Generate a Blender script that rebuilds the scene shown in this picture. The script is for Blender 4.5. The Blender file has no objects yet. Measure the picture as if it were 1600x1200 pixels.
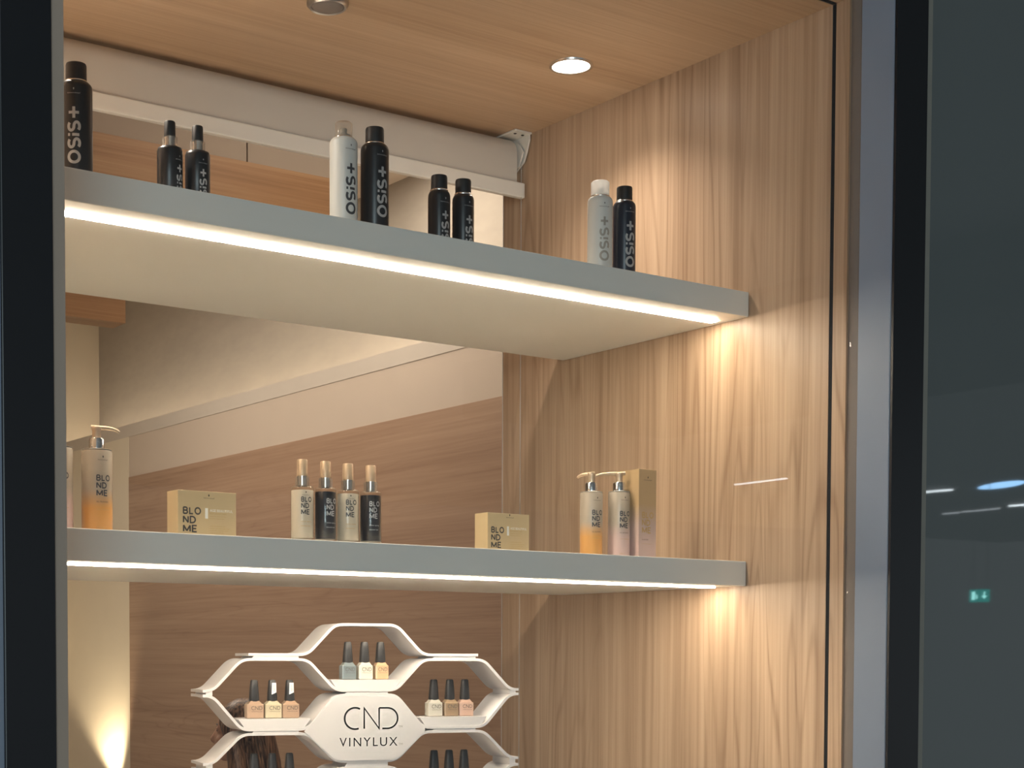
import bpy, bmesh, math, random
from mathutils import Vector, Matrix, Quaternion
random.seed(7)
S = bpy.context.scene
C = S.collection
PI = math.pi

# ------------------------------------------------------------------ camera
cam_d = bpy.data.cameras.new('camera')
cam = bpy.data.objects.new('camera', cam_d); C.objects.link(cam)
F = Vector((0.56485006, 0.82419127, -0.04065919))
R = Vector((0.82490563, -0.56526864, 0.00143925))
U = Vector((0.02179715, 0.03435295, 0.99917204))
cam.matrix_world = Matrix(((R.x, U.x, -F.x, 0), (R.y, U.y, -F.y, 0), (R.z, U.z, -F.z, 0), (0, 0, 0, 1)))
cam_d.sensor_width = 36.0
cam_d.lens = 2517.71 / 1600 * 36.0
cam_d.shift_x = (800 - 634.1) / 1600
cam_d.shift_y = (1131.95 - 600) / 1600
cam_d.clip_start = 0.05
S.camera = cam

# ------------------------------------------------------------------ world, exposure
S.view_settings.view_transform = 'Standard'
S.view_settings.look = 'None'
S.view_settings.exposure = 1.3
S.view_settings.gamma = 1.0
S.view_settings.use_curve_mapping = False
w = bpy.data.worlds.new('mall_ambient'); S.world = w; w.use_nodes = True
bg = w.node_tree.nodes['Background']
bg.inputs[0].default_value = (0.90, 0.97, 1.0, 1); bg.inputs[1].default_value = 0.12


def area(name, loc, size, power, col, rot=(0, 0, 0), sy=None):
    l = bpy.data.lights.new(name, 'AREA'); l.energy = power; l.color = col
    l.shape = 'RECTANGLE'; l.size = size; l.size_y = sy or size
    o = bpy.data.objects.new(name, l); o.location = loc; o.rotation_euler = rot
    C.objects.link(o); return o


# cool light of the mall in front of the shop
area('mall_light', (-3.5, -5.0, .9), 2.5, 72, (.76, .95, 1.0), Vector((.65, .76, .03)).to_track_quat('-Z', 'Y').to_euler())
WARM = (1.0, 0.86, 0.70)
# fill lights added out of view to brighten the salon behind the window
area('salon_fill_light', (3.3, 4.5, 2.44), .8, 5.5, WARM, (0, 0, 0), .4)
area('salon_fill_light', (3.9, 6.3, 2.44), 1.0, 11, WARM, (0, 0, 0), .5)
area('salon_fill_light', (2.6, 7.8, 2.44), 1.6, 32, WARM, (0, 0, 0), 1.6)
# wall washer low in the salon corner
sp = bpy.data.lights.new('corner_uplight_glow', 'SPOT'); sp.energy = 26; sp.color = (1, .82, .55)
sp.spot_size = 1.5; sp.spot_blend = .6; sp.shadow_soft_size = .04
spo = bpy.data.objects.new('corner_uplight_glow', sp); C.objects.link(spo)
spo.location = (4.25, 9.72, -0.86)
spo.rotation_euler = (Vector((.16, .35, 1))).to_track_quat('-Z', 'Y').to_euler()
# lit downlight in the display ceiling
sp = bpy.data.lights.new('downlight_beam', 'SPOT'); sp.energy = 12; sp.color = (1, .88, .74)
sp.spot_size = 2.2; sp.spot_blend = 1.0; sp.shadow_soft_size = .04
spo = bpy.data.objects.new('downlight_beam', sp); C.objects.link(spo)
spo.location = (2.587, 3.066, 1.438)
sp2 = sp.copy(); spo2 = bpy.data.objects.new('downlight_beam', sp2); C.objects.link(spo2)
sp2.energy = 21; sp2.spot_size = 2.7
spo2.location = (1.211, 3.066, 1.438)

# ------------------------------------------------------------------ materials


def nd(nt, t, **k):
    n = nt.nodes.new(t)
    for a, b in k.items(): setattr(n, a, b)
    return n


def base_mat(name):
    m = bpy.data.materials.new(name); m.use_nodes = True
    return m, m.node_tree, m.node_tree.nodes['Principled BSDF']


def paint(name, col, rough=.5, metal=0.0, var=.04, scale=8, bump=0.0, coat=0.0, spec=.5):
    """plain surface with a faint procedural variation"""
    m, nt, b = base_mat(name)
    tc = nd(nt, 'ShaderNodeTexCoord'); nz = nd(nt, 'ShaderNodeTexNoise')
    nz.inputs['Scale'].default_value = scale; nz.inputs['Detail'].default_value = 4
    nt.links.new(tc.outputs['Object'], nz.inputs['Vector'])
    mx = nd(nt, 'ShaderNodeMix', data_type='RGBA')
    mx.inputs['A'].default_value = (*[c * (1 - var) for c in col], 1)
    mx.inputs['B'].default_value = (*[min(1, c * (1 + var)) for c in col], 1)
    nt.links.new(nz.outputs['Fac'], mx.inputs['Factor'])
    nt.links.new(mx.outputs['Result'], b.inputs['Base Color'])
    b.inputs['Roughness'].default_value = rough; b.inputs['Metallic'].default_value = metal
    b.inputs['Coat Weight'].default_value = coat
    b.inputs['Specular IOR Level'].default_value = spec
    if bump:
        bp = nd(nt, 'ShaderNodeBump'); bp.inputs['Strength'].default_value = bump
        nt.links.new(nz.outputs['Fac'], bp.inputs['Height']); nt.links.new(bp.outputs['Normal'], b.inputs['Normal'])
    return m


def plaster(name, c1, c2, sc=(3, 3, 9)):
    m, nt, b = base_mat(name)
    tc = nd(nt, 'ShaderNodeTexCoord'); mp = nd(nt, 'ShaderNodeMapping'); mp.inputs['Scale'].default_value = sc
    nz = nd(nt, 'ShaderNodeTexNoise'); nz.inputs['Scale'].default_value = 1.6; nz.inputs['Detail'].default_value = 8
    nz.inputs['Roughness'].default_value = .7
    nt.links.new(tc.outputs['Object'], mp.inputs['Vector']); nt.links.new(mp.outputs['Vector'], nz.inputs['Vector'])
    cr = nd(nt, 'ShaderNodeValToRGB'); cr.color_ramp.elements[0].position = .3; cr.color_ramp.elements[1].position = .7
    cr.color_ramp.elements[0].color = (*c1, 1); cr.color_ramp.elements[1].color = (*c2, 1)
    nt.links.new(nz.outputs['Fac'], cr.inputs['Fac']); nt.links.new(cr.outputs['Color'], b.inputs['Base Color'])
    b.inputs['Roughness'].default_value = .85
    return m


def wood(name, grain, dark, mid, light, rough=.42, lines=.35, seed=0.0):
    """laminate: grain = axis letter the fibres run along"""
    m, nt, b = base_mat(name); L = nt.links.new
    tc = nd(nt, 'ShaderNodeTexCoord')
    ax = 'xyz'.index(grain)

    def mapped(across, along, off):
        mp = nd(nt, 'ShaderNodeMapping')
        s = [across] * 3; s[ax] = along
        mp.inputs['Scale'].default_value = s
        mp.inputs['Location'].default_value = (off + seed, off * .7 + seed, off * 1.3)
        L(tc.outputs['Object'], mp.inputs['Vector']); return mp.outputs['Vector']

    def noise(v, det=4, dist=0.0, ro=.55):
        n = nd(nt, 'ShaderNodeTexNoise'); n.inputs['Scale'].default_value = 1
        n.inputs['Detail'].default_value = det; n.inputs['Distortion'].default_value = dist
        n.inputs['Roughness'].default_value = ro
        L(v, n.inputs['Vector']); return n.outputs['Fac']

    def mth(op, a, bb=None, c=None):
        n = nd(nt, 'ShaderNodeMath', operation=op)
        for i, q in enumerate((a, bb, c)):
            if q is None: continue
            if isinstance(q, (int, float)): n.inputs[i].default_value = q
            else: L(q, n.inputs[i])
        return n.outputs[0]
    broad = noise(mapped(14, .30, 1), 4, .2)
    fine = noise(mapped(85, 1.3, 5), 5, .1, .65)
    fig = noise(mapped(5.2, .38, 9), 2, .35)
    ring = mth('SINE', mth('MULTIPLY', fig, 95))
    ring = mth('POWER', mth('MULTIPLY_ADD', ring, .5, .5), 8)
    msk = noise(mapped(2.2, .6, 14), 2)
    msk = mth('MULTIPLY', mth('SUBTRACT', msk, .38), 4.0)
    msk.node.use_clamp = True
    ring = mth('MULTIPLY', ring, msk)
    tone = mth('MULTIPLY_ADD', fine, .60, mth('MULTIPLY', broad, .60))
    tone = mth('SUBTRACT', tone, mth('MULTIPLY', ring, lines * .45))
    cr = nd(nt, 'ShaderNodeValToRGB'); e = cr.color_ramp.elements
    e[0].position = .36; e[0].color = (*dark, 1); e[1].position = .80; e[1].color = (*light, 1)
    k = e.new(.58); k.color = (*mid, 1)
    L(tone, cr.inputs['Fac']); L(cr.outputs['Color'], b.inputs['Base Color'])
    b.inputs['Roughness'].default_value = rough; b.inputs['Specular IOR Level'].default_value = .35
    bp = nd(nt, 'ShaderNodeBump'); bp.inputs['Strength'].default_value = .08; bp.inputs['Distance'].default_value = .002
    L(fine, bp.inputs['Height']); L(bp.outputs['Normal'], b.inputs['Normal'])
    return m


def emit(name, col, s):
    m = bpy.data.materials.new(name); m.use_nodes = True; nt = m.node_tree
    nt.nodes.remove(nt.nodes['Principled BSDF'])
    e = nd(nt, 'ShaderNodeEmission'); e.inputs[0].default_value = (*col, 1); e.inputs[1].default_value = s
    nt.links.new(e.outputs[0], nt.nodes['Material Output'].inputs[0]); return m


def thin_clear(name, tint=(1, 1, 1), rough=.0, ior=1.5, milk=0.0):
    m = bpy.data.materials.new(name); m.use_nodes = True; nt = m.node_tree
    nt.nodes.remove(nt.nodes['Principled BSDF'])
    t = nd(nt, 'ShaderNodeBsdfTransparent'); t.inputs[0].default_value = (*tint, 1)
    g = nd(nt, 'ShaderNodeBsdfGlossy'); g.inputs['Roughness'].default_value = rough
    lw = nd(nt, 'ShaderNodeLayerWeight'); lw.inputs['Blend'].default_value = .5
    pw = nd(nt, 'ShaderNodeMath', operation='POWER'); pw.inputs[1].default_value = 5
    nt.links.new(lw.outputs['Facing'], pw.inputs[0])
    f = nd(nt, 'ShaderNodeMath', operation='MULTIPLY_ADD')      # Schlick reflectance, same for both faces of the sheet
    r0 = ((ior - 1) / (ior + 1)) ** 2
    f.inputs[1].default_value = 1 - r0; f.inputs[2].default_value = r0
    nt.links.new(pw.outputs[0], f.inputs[0])
    mx = nd(nt, 'ShaderNodeMixShader')
    nt.links.new(f.outputs[0], mx.inputs[0]); nt.links.new(t.outputs[0], mx.inputs[1]); nt.links.new(g.outputs[0], mx.inputs[2])
    out = mx.outputs[0]
    if milk:
        d0 = nd(nt, 'ShaderNodeBsdfDiffuse'); d0.inputs[0].default_value = (.85, .85, .84, 1)
        tl = nd(nt, 'ShaderNodeBsdfTranslucent'); tl.inputs[0].default_value = (.85, .85, .84, 1)
        d = nd(nt, 'ShaderNodeMixShader'); d.inputs[0].default_value = .5
        nt.links.new(d0.outputs[0], d.inputs[1]); nt.links.new(tl.outputs[0], d.inputs[2])
        m2 = nd(nt, 'ShaderNodeMixShader'); m2.inputs[0].default_value = milk
        nt.links.new(out, m2.inputs[1]); nt.links.new(d.outputs[0], m2.inputs[2]); out = m2.outputs[0]
    nt.links.new(out, nt.nodes['Material Output'].inputs[0]); return m


def bands(name, stops, rough=.35, metal=0.0, coat=.3):
    """packaging colour that changes with the height on the pack: stops = [(z, colour)]"""
    m, nt, b = base_mat(name)
    tc = nd(nt, 'ShaderNodeTexCoord'); sx = nd(nt, 'ShaderNodeSeparateXYZ'); mr = nd(nt, 'ShaderNodeMapRange')
    nt.links.new(tc.outputs['Object'], sx.inputs[0]); nt.links.new(sx.outputs['Z'], mr.inputs['Value'])
    mr.inputs['From Min'].default_value = 0; mr.inputs['From Max'].default_value = .25
    cr = nd(nt, 'ShaderNodeValToRGB'); e = cr.color_ramp.elements
    while len(e) > 1: e.remove(e[0])
    e[0].position = stops[0][0] / .25; e[0].color = (*stops[0][1], 1)
    for z, c in stops[1:]:
        k = e.new(z / .25); k.color = (*c, 1)
    nt.links.new(mr.outputs['Result'], cr.inputs['Fac']); nt.links.new(cr.outputs['Color'], b.inputs['Base Color'])
    b.inputs['Roughness'].default_value = rough; b.inputs['Metallic'].default_value = metal
    b.inputs['Coat Weight'].default_value = coat
    return m


M = {}
M['oak_wall'] = wood('oak_laminate_upright', 'z', (.32, .205, .13), (.46, .32, .215), (.59, .43, .30), lines=.42)
M['oak_ceiling'] = wood('oak_laminate_ceiling', 'x', (.40, .26, .155), (.50, .34, .215), (.58, .41, .27), seed=3.1, lines=.2)
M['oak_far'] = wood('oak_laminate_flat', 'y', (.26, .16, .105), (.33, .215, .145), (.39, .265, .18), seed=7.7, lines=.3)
M['oak_beam'] = wood('oak_laminate_beam', 'x', (.32, .17, .08), (.46, .26, .13), (.56, .35, .19), seed=1.7, lines=.25)
M['white_wall'] = paint('pale_blue_grey_paint', (.24, .28, .36), .45)
M['shelf'] = paint('white_shelf_lacquer', (.80, .79, .74), .35, var=.015)
M['cream'] = paint('cream_wall_paint', (.50, .42, .345), .8)
M['cream_light'] = paint('pale_cream_paint', (.64, .57, .45), .8)
M['grey_cream'] = paint('warm_grey_paint', (.50, .45, .39), .8)
M['plaster'] = plaster('trowelled_plaster', (.37, .335, .29), (.42, .38, .325))
M['dark_alu'] = paint('anthracite_aluminium', (.011, .0125, .0165), .35, var=.1)
M['bronze_alu'] = paint('bronze_anodised_aluminium', (.42, .33, .27), .5, metal=0)
M['spacer'] = paint('grey_spacer_bar', (.26, .25, .22), .5, scale=14, var=.12)
M['shadow_gap'] = paint('black_gap', (.003, .002, .002), .9)
M['brown_trim'] = paint('taupe_trim', (.20, .165, .145), .6)
M['floor'] = paint('grey_floor_tile', (.34, .32, .30), .35)
M['blind'] = paint('grey_blind_fabric', (.57, .53, .48), .9, scale=300)
M['white_plastic'] = paint('white_plastic', (.75, .72, .67), .35)
M['screw'] = paint('dark_screw', (.05, .04, .04), .4, metal=.6)
M['led'] = emit('warm_led_strip', (1.0, .87, .68), 30)
M['cove'] = emit('cove_led', (1.0, .84, .62), 11)
M['disc'] = emit('downlight_disc', (1.0, .90, .76), 8)
M['steel'] = paint('brushed_steel', (.55, .53, .5), .3, metal=1)
M['glass'] = thin_clear('window_glass', ior=1.34)
M['mall_paint'] = paint('mall_ceiling_paint', (.42, .42, .41), .9)
M['mall_dark'] = paint('mall_bulkhead_paint', (.16, .155, .14), .9)
m, nt, b = base_mat('dark_tinted_glass')
b.inputs['Base Color'].default_value = (.15, .168, .172, 1); b.inputs['Roughness'].default_value = .02
b.inputs['IOR'].default_value = 1.5
tc = nd(nt, 'ShaderNodeTexCoord'); nz = nd(nt, 'ShaderNodeTexNoise'); nz.inputs['Scale'].default_value = 2.2
nt.links.new(tc.outputs['Object'], nz.inputs['Vector'])
bp = nd(nt, 'ShaderNodeBump'); bp.inputs['Strength'].default_value = .015; bp.inputs['Distance'].default_value = .01
nt.links.new(nz.outputs['Fac'], bp.inputs['Height']); nt.links.new(bp.outputs['Normal'], b.inputs['Normal'])
M['tinted'] = m
M['can_black'] = paint('black_can_lacquer', (.016, .016, .018), .32, var=.1)
M['can_navy'] = paint('navy_can_lacquer', (.014, .018, .032), .3, var=.1)
M['can_white'] = paint('pale_grey_can', (.62, .64, .62), .38, var=.02)
M['cap_black'] = paint('black_cap', (.014, .014, .015), .5)
M['cap_clear'] = thin_clear('clear_cap', (.93, .90, .86), .08, 1.45, .09)
M['cap_frost'] = thin_clear('frosted_white_cap', (.95, .95, .93), .2, 1.45, .72)
M['rim'] = paint('bright_metal_rim', (.80, .78, .74), .25, metal=1)
M['chrome'] = paint('chrome_collar', (.72, .74, .76), .16, metal=1)
M['print_silver'] = paint('silver_print', (.42, .42, .42), .4)
M['print_grey'] = paint('charcoal_print', (.06, .06, .065), .5)
M['print_taupe'] = paint('taupe_print', (.36, .34, .30), .5)
M['print_dark'] = paint('dark_print', (.07, .062, .055), .5)
M['print_white'] = paint('white_print', (.85, .83, .78), .5)
M['print_gold'] = paint('gold_print', (.52, .34, .14), .4)
M['print_logo'] = paint('black_logo_print', (.006, .005, .006), .5)
GOLD = (.50, .35, .19); GREY = (.44, .37, .29)
M['gold_box'] = paint('gold_carton', (.62, .47, .27), .38, metal=.1, var=.02)
M['pump_gold'] = bands('gold_to_orange_pack', [(0, (.68, .33, .08)), (.05, (.68, .34, .09)), (.085, GREY), (.2, GREY)])
M['pump_pink'] = bands('gold_to_pink_pack', [(0, (.62, .44, .42)), (.05, (.60, .44, .41)), (.085, GREY), (.2, GREY)])
M['carton_pink'] = bands('gold_to_pink_carton', [(0, (.58, .42, .39)), (.08, (.56, .42, .36)), (.13, GOLD), (.25, GOLD)])
M['pump_metal'] = paint('champagne_pump', (.62, .47, .33), .3, metal=.5)
M['gold_cap'] = paint('champagne_cap', (.60, .43, .28), .35, metal=.3)
M['clear_bottle'] = thin_clear('clear_bottle', (.93, .90, .84), .05, 1.5, .02)
M['label_white'] = paint('pearl_label', (.66, .61, .54), .4)
M['label_black'] = paint('black_label', (.012, .012, .02), .3)
M['acrylic'] = paint('white_display_acrylic', (.64, .615, .61), .35, var=.01)
M['acrylic_in'] = M['acrylic']
M['polish_cap'] = paint('soft_black_cap', (.03, .028, .028), .45)
M['sticker'] = paint('white_sticker', (.8, .82, .84), .5)


# ------------------------------------------------------------------ mesh helpers
class MB:
    def __init__(s): s.bm = bmesh.new()

    def box(s, a, b, bev=0.0, M4=None):
        r = bmesh.ops.create_cube(s.bm, size=1.0)
        vs = r['verts']
        for v in vs:
            v.co = Vector([(a[i] + b[i]) / 2 + v.co[i] * (b[i] - a[i]) for i in range(3)])
        if bev:
            es = list({e for v in vs for e in v.link_edges})
            q = bmesh.ops.bevel(s.bm, geom=es, offset=bev, segments=2, affect='EDGES', profile=.5)
            vs = list({v for f in q['faces'] for v in f.verts} | {v for v in vs if v.is_valid})
        if M4:
            for v in vs: v.co = M4 @ v.co
        return s

    def lathe(s, prof, n=40, at=(0, 0, 0), M4=None):
        rings = []
        for r, z in prof:
            if r < 1e-6:
                rings.append([s.bm.verts.new((at[0], at[1], at[2] + z))])
            else:
                rings.append([s.bm.verts.new((at[0] + r * math.cos(2 * PI * i / n), at[1] + r * math.sin(2 * PI * i / n), at[2] + z)) for i in range(n)])
        if M4:
            for rg in rings:
                for v in rg: v.co = M4 @ v.co
        for A, B in zip(rings, rings[1:]):
            for i in range(n):
                j = (i + 1) % n
                if len(A) == 1 and len(B) == 1: continue
                if len(A) == 1: s.bm.faces.new((A[0], B[j], B[i]))
                elif len(B) == 1: s.bm.faces.new((A[i], A[j], B[0]))
                else: s.bm.faces.new((A[i], A[j], B[j], B[i]))
        return s

    def prism(s, pts, y0, y1, T=None):
        """pts in x,z extruded along y"""
        T = T or (lambda p: p)
        A = [s.bm.verts.new(T(Vector((x, y0, z)))) for x, z in pts]
        B = [s.bm.verts.new(T(Vector((x, y1, z)))) for x, z in pts]
        s.bm.faces.new(A); s.bm.faces.new(B[::-1])
        for i in range(len(pts)):
            j = (i + 1) % len(pts); s.bm.faces.new((A[j], A[i], B[i], B[j]))
        return s

    def tube(s, path, rad, n=10, caps=True):
        path = [Vector(p) for p in path]
        rr = rad if isinstance(rad, (list, tuple)) else [rad] * len(path)
        rings = []
        up = None
        for i, p in enumerate(path):
            t = (path[min(i + 1, len(path) - 1)] - path[max(i - 1, 0)]).normalized()
            if up is None: up = t.orthogonal().normalized()
            up = (up - t * up.dot(t)).normalized(); sd = t.cross(up)
            rings.append([s.bm.verts.new(p + (up * math.cos(2 * PI * k / n) + sd * math.sin(2 * PI * k / n)) * rr[i]) for k in range(n)])
        for A, B in zip(rings, rings[1:]):
            for i in range(n):
                j = (i + 1) % n; s.bm.faces.new((A[i], A[j], B[j], B[i]))
        if caps: s.bm.faces.new(rings[0][::-1]); s.bm.faces.new(rings[-1])
        return s

    def ball(s, c, r, sub=2, sc=(1, 1, 1), Q=None):
        q = bmesh.ops.create_icosphere(s.bm, subdivisions=sub, radius=1.0)
        for v in q['verts']:
            p = Vector((v.co.x * r * sc[0], v.co.y * r * sc[1], v.co.z * r * sc[2]))
            if Q: p = Q @ p
            v.co = p + Vector(c)
        return s

    def build(s, name, mat, parent=None, smooth=None, loc=None):
        bmesh.ops.recalc_face_normals(s.bm, faces=s.bm.faces[:])
        me = bpy.data.meshes.new(name); s.bm.to_mesh(me); s.bm.free()
        o = bpy.data.objects.new(name, me); C.objects.link(o)
        me.materials.append(mat)
        if parent: o.parent = parent
        if loc: o.location = loc
        if smooth is not None:
            for p in me.polygons: p.use_smooth = True
            if smooth < 3: me.set_sharp_from_angle(angle=smooth)
        return o


def thing(name, label, cat, loc=(0, 0, 0), rz=0.0, group=None):
    o = bpy.data.objects.new(name, None); C.objects.link(o); o.empty_display_size = .03
    o.location = loc; o.rotation_euler = (0, 0, rz); o['label'] = label; o['category'] = cat
    if group: o['group'] = group
    return o


def tag(o, label, cat, group=None):
    o['label'] = label; o['category'] = cat
    if group: o['group'] = group
    return o


def struct(o):
    o['kind'] = 'structure'; return o


def dup(root, loc, rz, label, group=None):
    r = root.copy(); C.objects.link(r); r.location = loc; r.rotation_euler = (0, 0, rz); r['label'] = label
    if group: r['group'] = group
    for ch in list(root.children):
        c = ch.copy(); C.objects.link(c); c.parent = r
        for g in list(ch.children):
            d = g.copy(); C.objects.link(d); d.parent = c
    return r


def text_bm(txt, bold=0.0, space=1.0, line=.95):
    """flat text as a bmesh, moved so its bounding box starts at 0,0; returns bm, width, height"""
    cu = bpy.data.curves.new('t', 'FONT'); cu.body = txt; cu.offset = bold; cu.space_character = space
    cu.space_line = line; cu.resolution_u = 5
    o = bpy.data.objects.new('t', cu); C.objects.link(o)
    bpy.context.view_layer.update()
    dg = bpy.context.evaluated_depsgraph_get()
    me = bpy.data.meshes.new_from_object(o.evaluated_get(dg))
    bm = bmesh.new(); bm.from_mesh(me)
    bpy.data.objects.remove(o); bpy.data.curves.remove(cu); bpy.data.meshes.remove(me)
    xs = [v.co.x for v in bm.verts]; ys = [v.co.y for v in bm.verts]
    x0, y0, W, H = min(xs), min(ys), max(xs) - min(xs), max(ys) - min(ys)
    for v in bm.verts: v.co = Vector((v.co.x - x0, v.co.y - y0, 0))
    return bm, W, H


def lettering(name, txt, mat, parent, x0, x1, z0, z1, r=None, upright=True, bold=0.0, y=0.0, space=1.0, line=.95, T=None, ang=0.0):
    """print text on the front (-y) of a pack. flat when r is None, else wrapped round a cylinder of radius r.
    upright False: the word climbs the pack from bottom to top."""
    bm, W, H = text_bm(txt, bold, space, line)
    for v in bm.verts:
        u, t = v.co.x / W, v.co.y / H
        if upright: a, c = x0 + u * (x1 - x0), z0 + t * (z1 - z0)
        else: a, c = x1 - t * (x1 - x0), z0 + u * (z1 - z0)
        v.co = Vector((a, 0, c))
    if r:
        k = x0
        while k < x1:
            bmesh.ops.bisect_plane(bm, geom=bm.verts[:] + bm.edges[:] + bm.faces[:], plane_co=(k, 0, 0), plane_no=(1, 0, 0))
            k += r * .12
        for v in bm.verts:
            th = v.co.x / r + ang; v.co = Vector((math.sin(th) * (r + .0004), -math.cos(th) * (r + .0004), v.co.z))
    else:
        for v in bm.verts: v.co.y = y
    if T:
        for v in bm.verts: v.co = T(v.co)
    me = bpy.data.meshes.new(name); bm.to_mesh(me); bm.free()
    me.materials.append(mat)
    o = bpy.data.objects.new(name, me); C.objects.link(o); o.parent = parent
    return o


def arcp(cx, cz, rx, rz_, a0, a1, n=12):
    return [(cx + rx * math.cos(math.radians(a0 + (a1 - a0) * i / n)), cz + rz_ * math.sin(math.radians(a0 + (a1 - a0) * i / n))) for i in range(n + 1)]


# block letters as strokes in a box of unit height; (advance width, [paths])
GLYPH = {
    'B': (.62, [[(0, 0), (0, 1)], [(0, 1), (.34, 1)] + arcp(.34, .76, .22, .24, 90, -90)[1:] + [(0, .52)], [(.34, .52)] + arcp(.34, .26, .26, .26, 90, -90)[1:] + [(0, 0)]]),
    'L': (.50, [[(0, 1), (0, 0), (.50, 0)]]),
    'O': (.80, [arcp(.40, .5, .40, .5, 0, 360, 28)]),
    'N': (.66, [[(0, 0), (0, 1)], [(0, 1), (.66, 0)], [(.66, 0), (.66, 1)]]),
    'D': (.70, [[(0, 0), (0, 1), (.25, 1)] + arcp(.25, .5, .45, .5, 90, -90, 16)[1:] + [(0, 0)]]),
    'M': (.84, [[(0, 0), (0, 1)], [(0, 1), (.42, .10)], [(.42, .10), (.84, 1)], [(.84, 1), (.84, 0)]]),
    'E': (.54, [[(.54, 1), (0, 1), (0, 0), (.54, 0)], [(0, .51), (.48, .51)]]),
    'S': (.62, [arcp(.31, .745, .31, .255, 35, 270, 16) + arcp(.31, .235, .31, .255, 90, -145, 16)[1:]]),
    'i': (.0, [[(0, 0), (0, .66)], [(0, .86), (0, 1.06)]]),
    '+': (.80, [[(-.02, .5), (.82, .5)], [(.40, .02), (.40, .98)]]),
}


def word(name, txt, mat, parent, x0, x1, z0, z1, wt, r=None, upright=True, y=0.0, ang=0.0, gap=.0):
    """printed word from block strokes, wt = stroke weight as a part of the letter height"""
    tot = 0; xs = []
    for ch in txt:
        xs.append(tot + wt / 2); tot += GLYPH[ch][0] + wt + gap
    tot -= gap
    bm = bmesh.new()
    for ch, xo in zip(txt, xs):
        for path in GLYPH[ch][1]:
            P = [Vector((xo + p[0], wt / 2 + p[1] * (1 - wt))) for p in path]
            closed = (P[0] - P[-1]).length < 1e-4
            Lr = []
            for i, p in enumerate(P):
                a = (P[i] - P[i - 1]) if i else ((P[0] - P[-2]) if closed else (P[1] - P[0]))
                c = (P[i + 1] - P[i]) if i < len(P) - 1 else ((P[1] - P[0]) if closed else (P[-1] - P[-2]))
                a.normalize(); c.normalize()
                na, nc = Vector((-a.y, a.x)), Vector((-c.y, c.x)); n_ = na + nc
                if n_.length < .3: n_ = na
                n_.normalize(); k = min(1.6, 1 / max(.4, n_.dot(na)))
                Lr.append((bm.verts.new((p.x + n_.x * wt / 2 * k, p.y + n_.y * wt / 2 * k, 0)), bm.verts.new((p.x - n_.x * wt / 2 * k, p.y - n_.y * wt / 2 * k, 0))))
            for A, B in zip(Lr, Lr[1:]): bm.faces.new((A[0], B[0], B[1], A[1]))
    for v in bm.verts:
        u, t = v.co.x / tot, v.co.y
        a, c = (x0 + u * (x1 - x0), z0 + t * (z1 - z0)) if upright else (x1 - t * (x1 - x0), z0 + u * (z1 - z0))
        v.co = Vector((a, 0, c))
    if r:
        k = x0
        while k < x1:
            bmesh.ops.bisect_plane(bm, geom=bm.verts[:] + bm.edges[:] + bm.faces[:], plane_co=(k, 0, 0), plane_no=(1, 0, 0))
            k += r * .12
        for v in bm.verts:
            th = v.co.x / r + ang; v.co = Vector((math.sin(th) * (r + .0004), -math.cos(th) * (r + .0004), v.co.z))
    else:
        for v in bm.verts: v.co.y = y
    me = bpy.data.meshes.new(name); bm.to_mesh(me); bm.free(); me.materials.append(mat)
    o = bpy.data.objects.new(name, me); C.objects.link(o); o.parent = parent
    return o


def crest(parent, mat, x, z, s, r=None, y=0.0):
    """small head-silhouette mark"""
    pts = [(-.30, -.9), (.25, -.9), (.28, -.55), (.5, -.3), (.55, .15), (.42, .6), (.1, .95), (-.3, .85), (-.5, .45), (-.52, .0), (-.35, -.35)]
    bm = bmesh.new(); vs = []
    for a, c in pts:
        a, c = x + a * s, z + c * s
        vs.append(bm.verts.new((math.sin(a / r) * (r + .0004), -math.cos(a / r) * (r + .0004), c) if r else (a, y, c)))
    bm.faces.new(vs)
    me = bpy.data.meshes.new('emblem'); bm.to_mesh(me); bm.free(); me.materials.append(mat)
    o = bpy.data.objects.new('emblem', me); C.objects.link(o); o.parent = parent
    return o


# ------------------------------------------------------------------ the window bay
XW, H0, YB = 2.828, 1.4469, 3.644
FL = -1.6
XL = .965


def sbox(name, a, b, mat, bev=0.0): return struct(MB().box(a, b, bev).build(name, M[mat]))


sbox('wall_right', (XW, 2.4595, FL), (XW + .05, YB, H0 + .01), 'oak_wall')
sbox('trim_1', (XW + .0015, 2.4485, FL), (XW + .049, 2.4595, H0), 'shadow_gap')
sbox('trim_2', (XW, 2.410, FL), (XW + .05, 2.4485, H0 + .10), 'oak_wall')
sbox('trim_3', (XW + .006, 2.378, FL), (XW + .05, 2.410, H0 + .12), 'brown_trim')
sbox('trim_4', (XW, 2.290, FL), (XW + .05, 2.378, H0 + .3), 'white_wall', .002)
sbox('ceiling', (XL - .05, 2.460, H0), (XW, YB + .02, H0 + .05), 'oak_ceiling')
sbox('trim_5', (XL - .05, 2.446, H0 + .0015), (XW, 2.460, H0 + .05), 'shadow_gap')
sbox('trim_6', (XL - .05, 2.41, H0), (XW, 2.446, H0 + .05), 'oak_ceiling')
sbox('wall_left', (XL - .05, 2.42, FL), (XL, YB, H0), 'oak_wall')
sbox('wall_front', (-3.0, 2.40, H0 + .05), (8.0, 2.50, 2.7), 'dark_alu')
sbox('wall_north', (-3.0, 2.42, FL), (XL - .05, 2.50, H0 + .05), 'dark_alu')
sbox('floor', (-3.0, -8.0, FL - .05), (8.0, 11.0, FL), 'floor')
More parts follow.
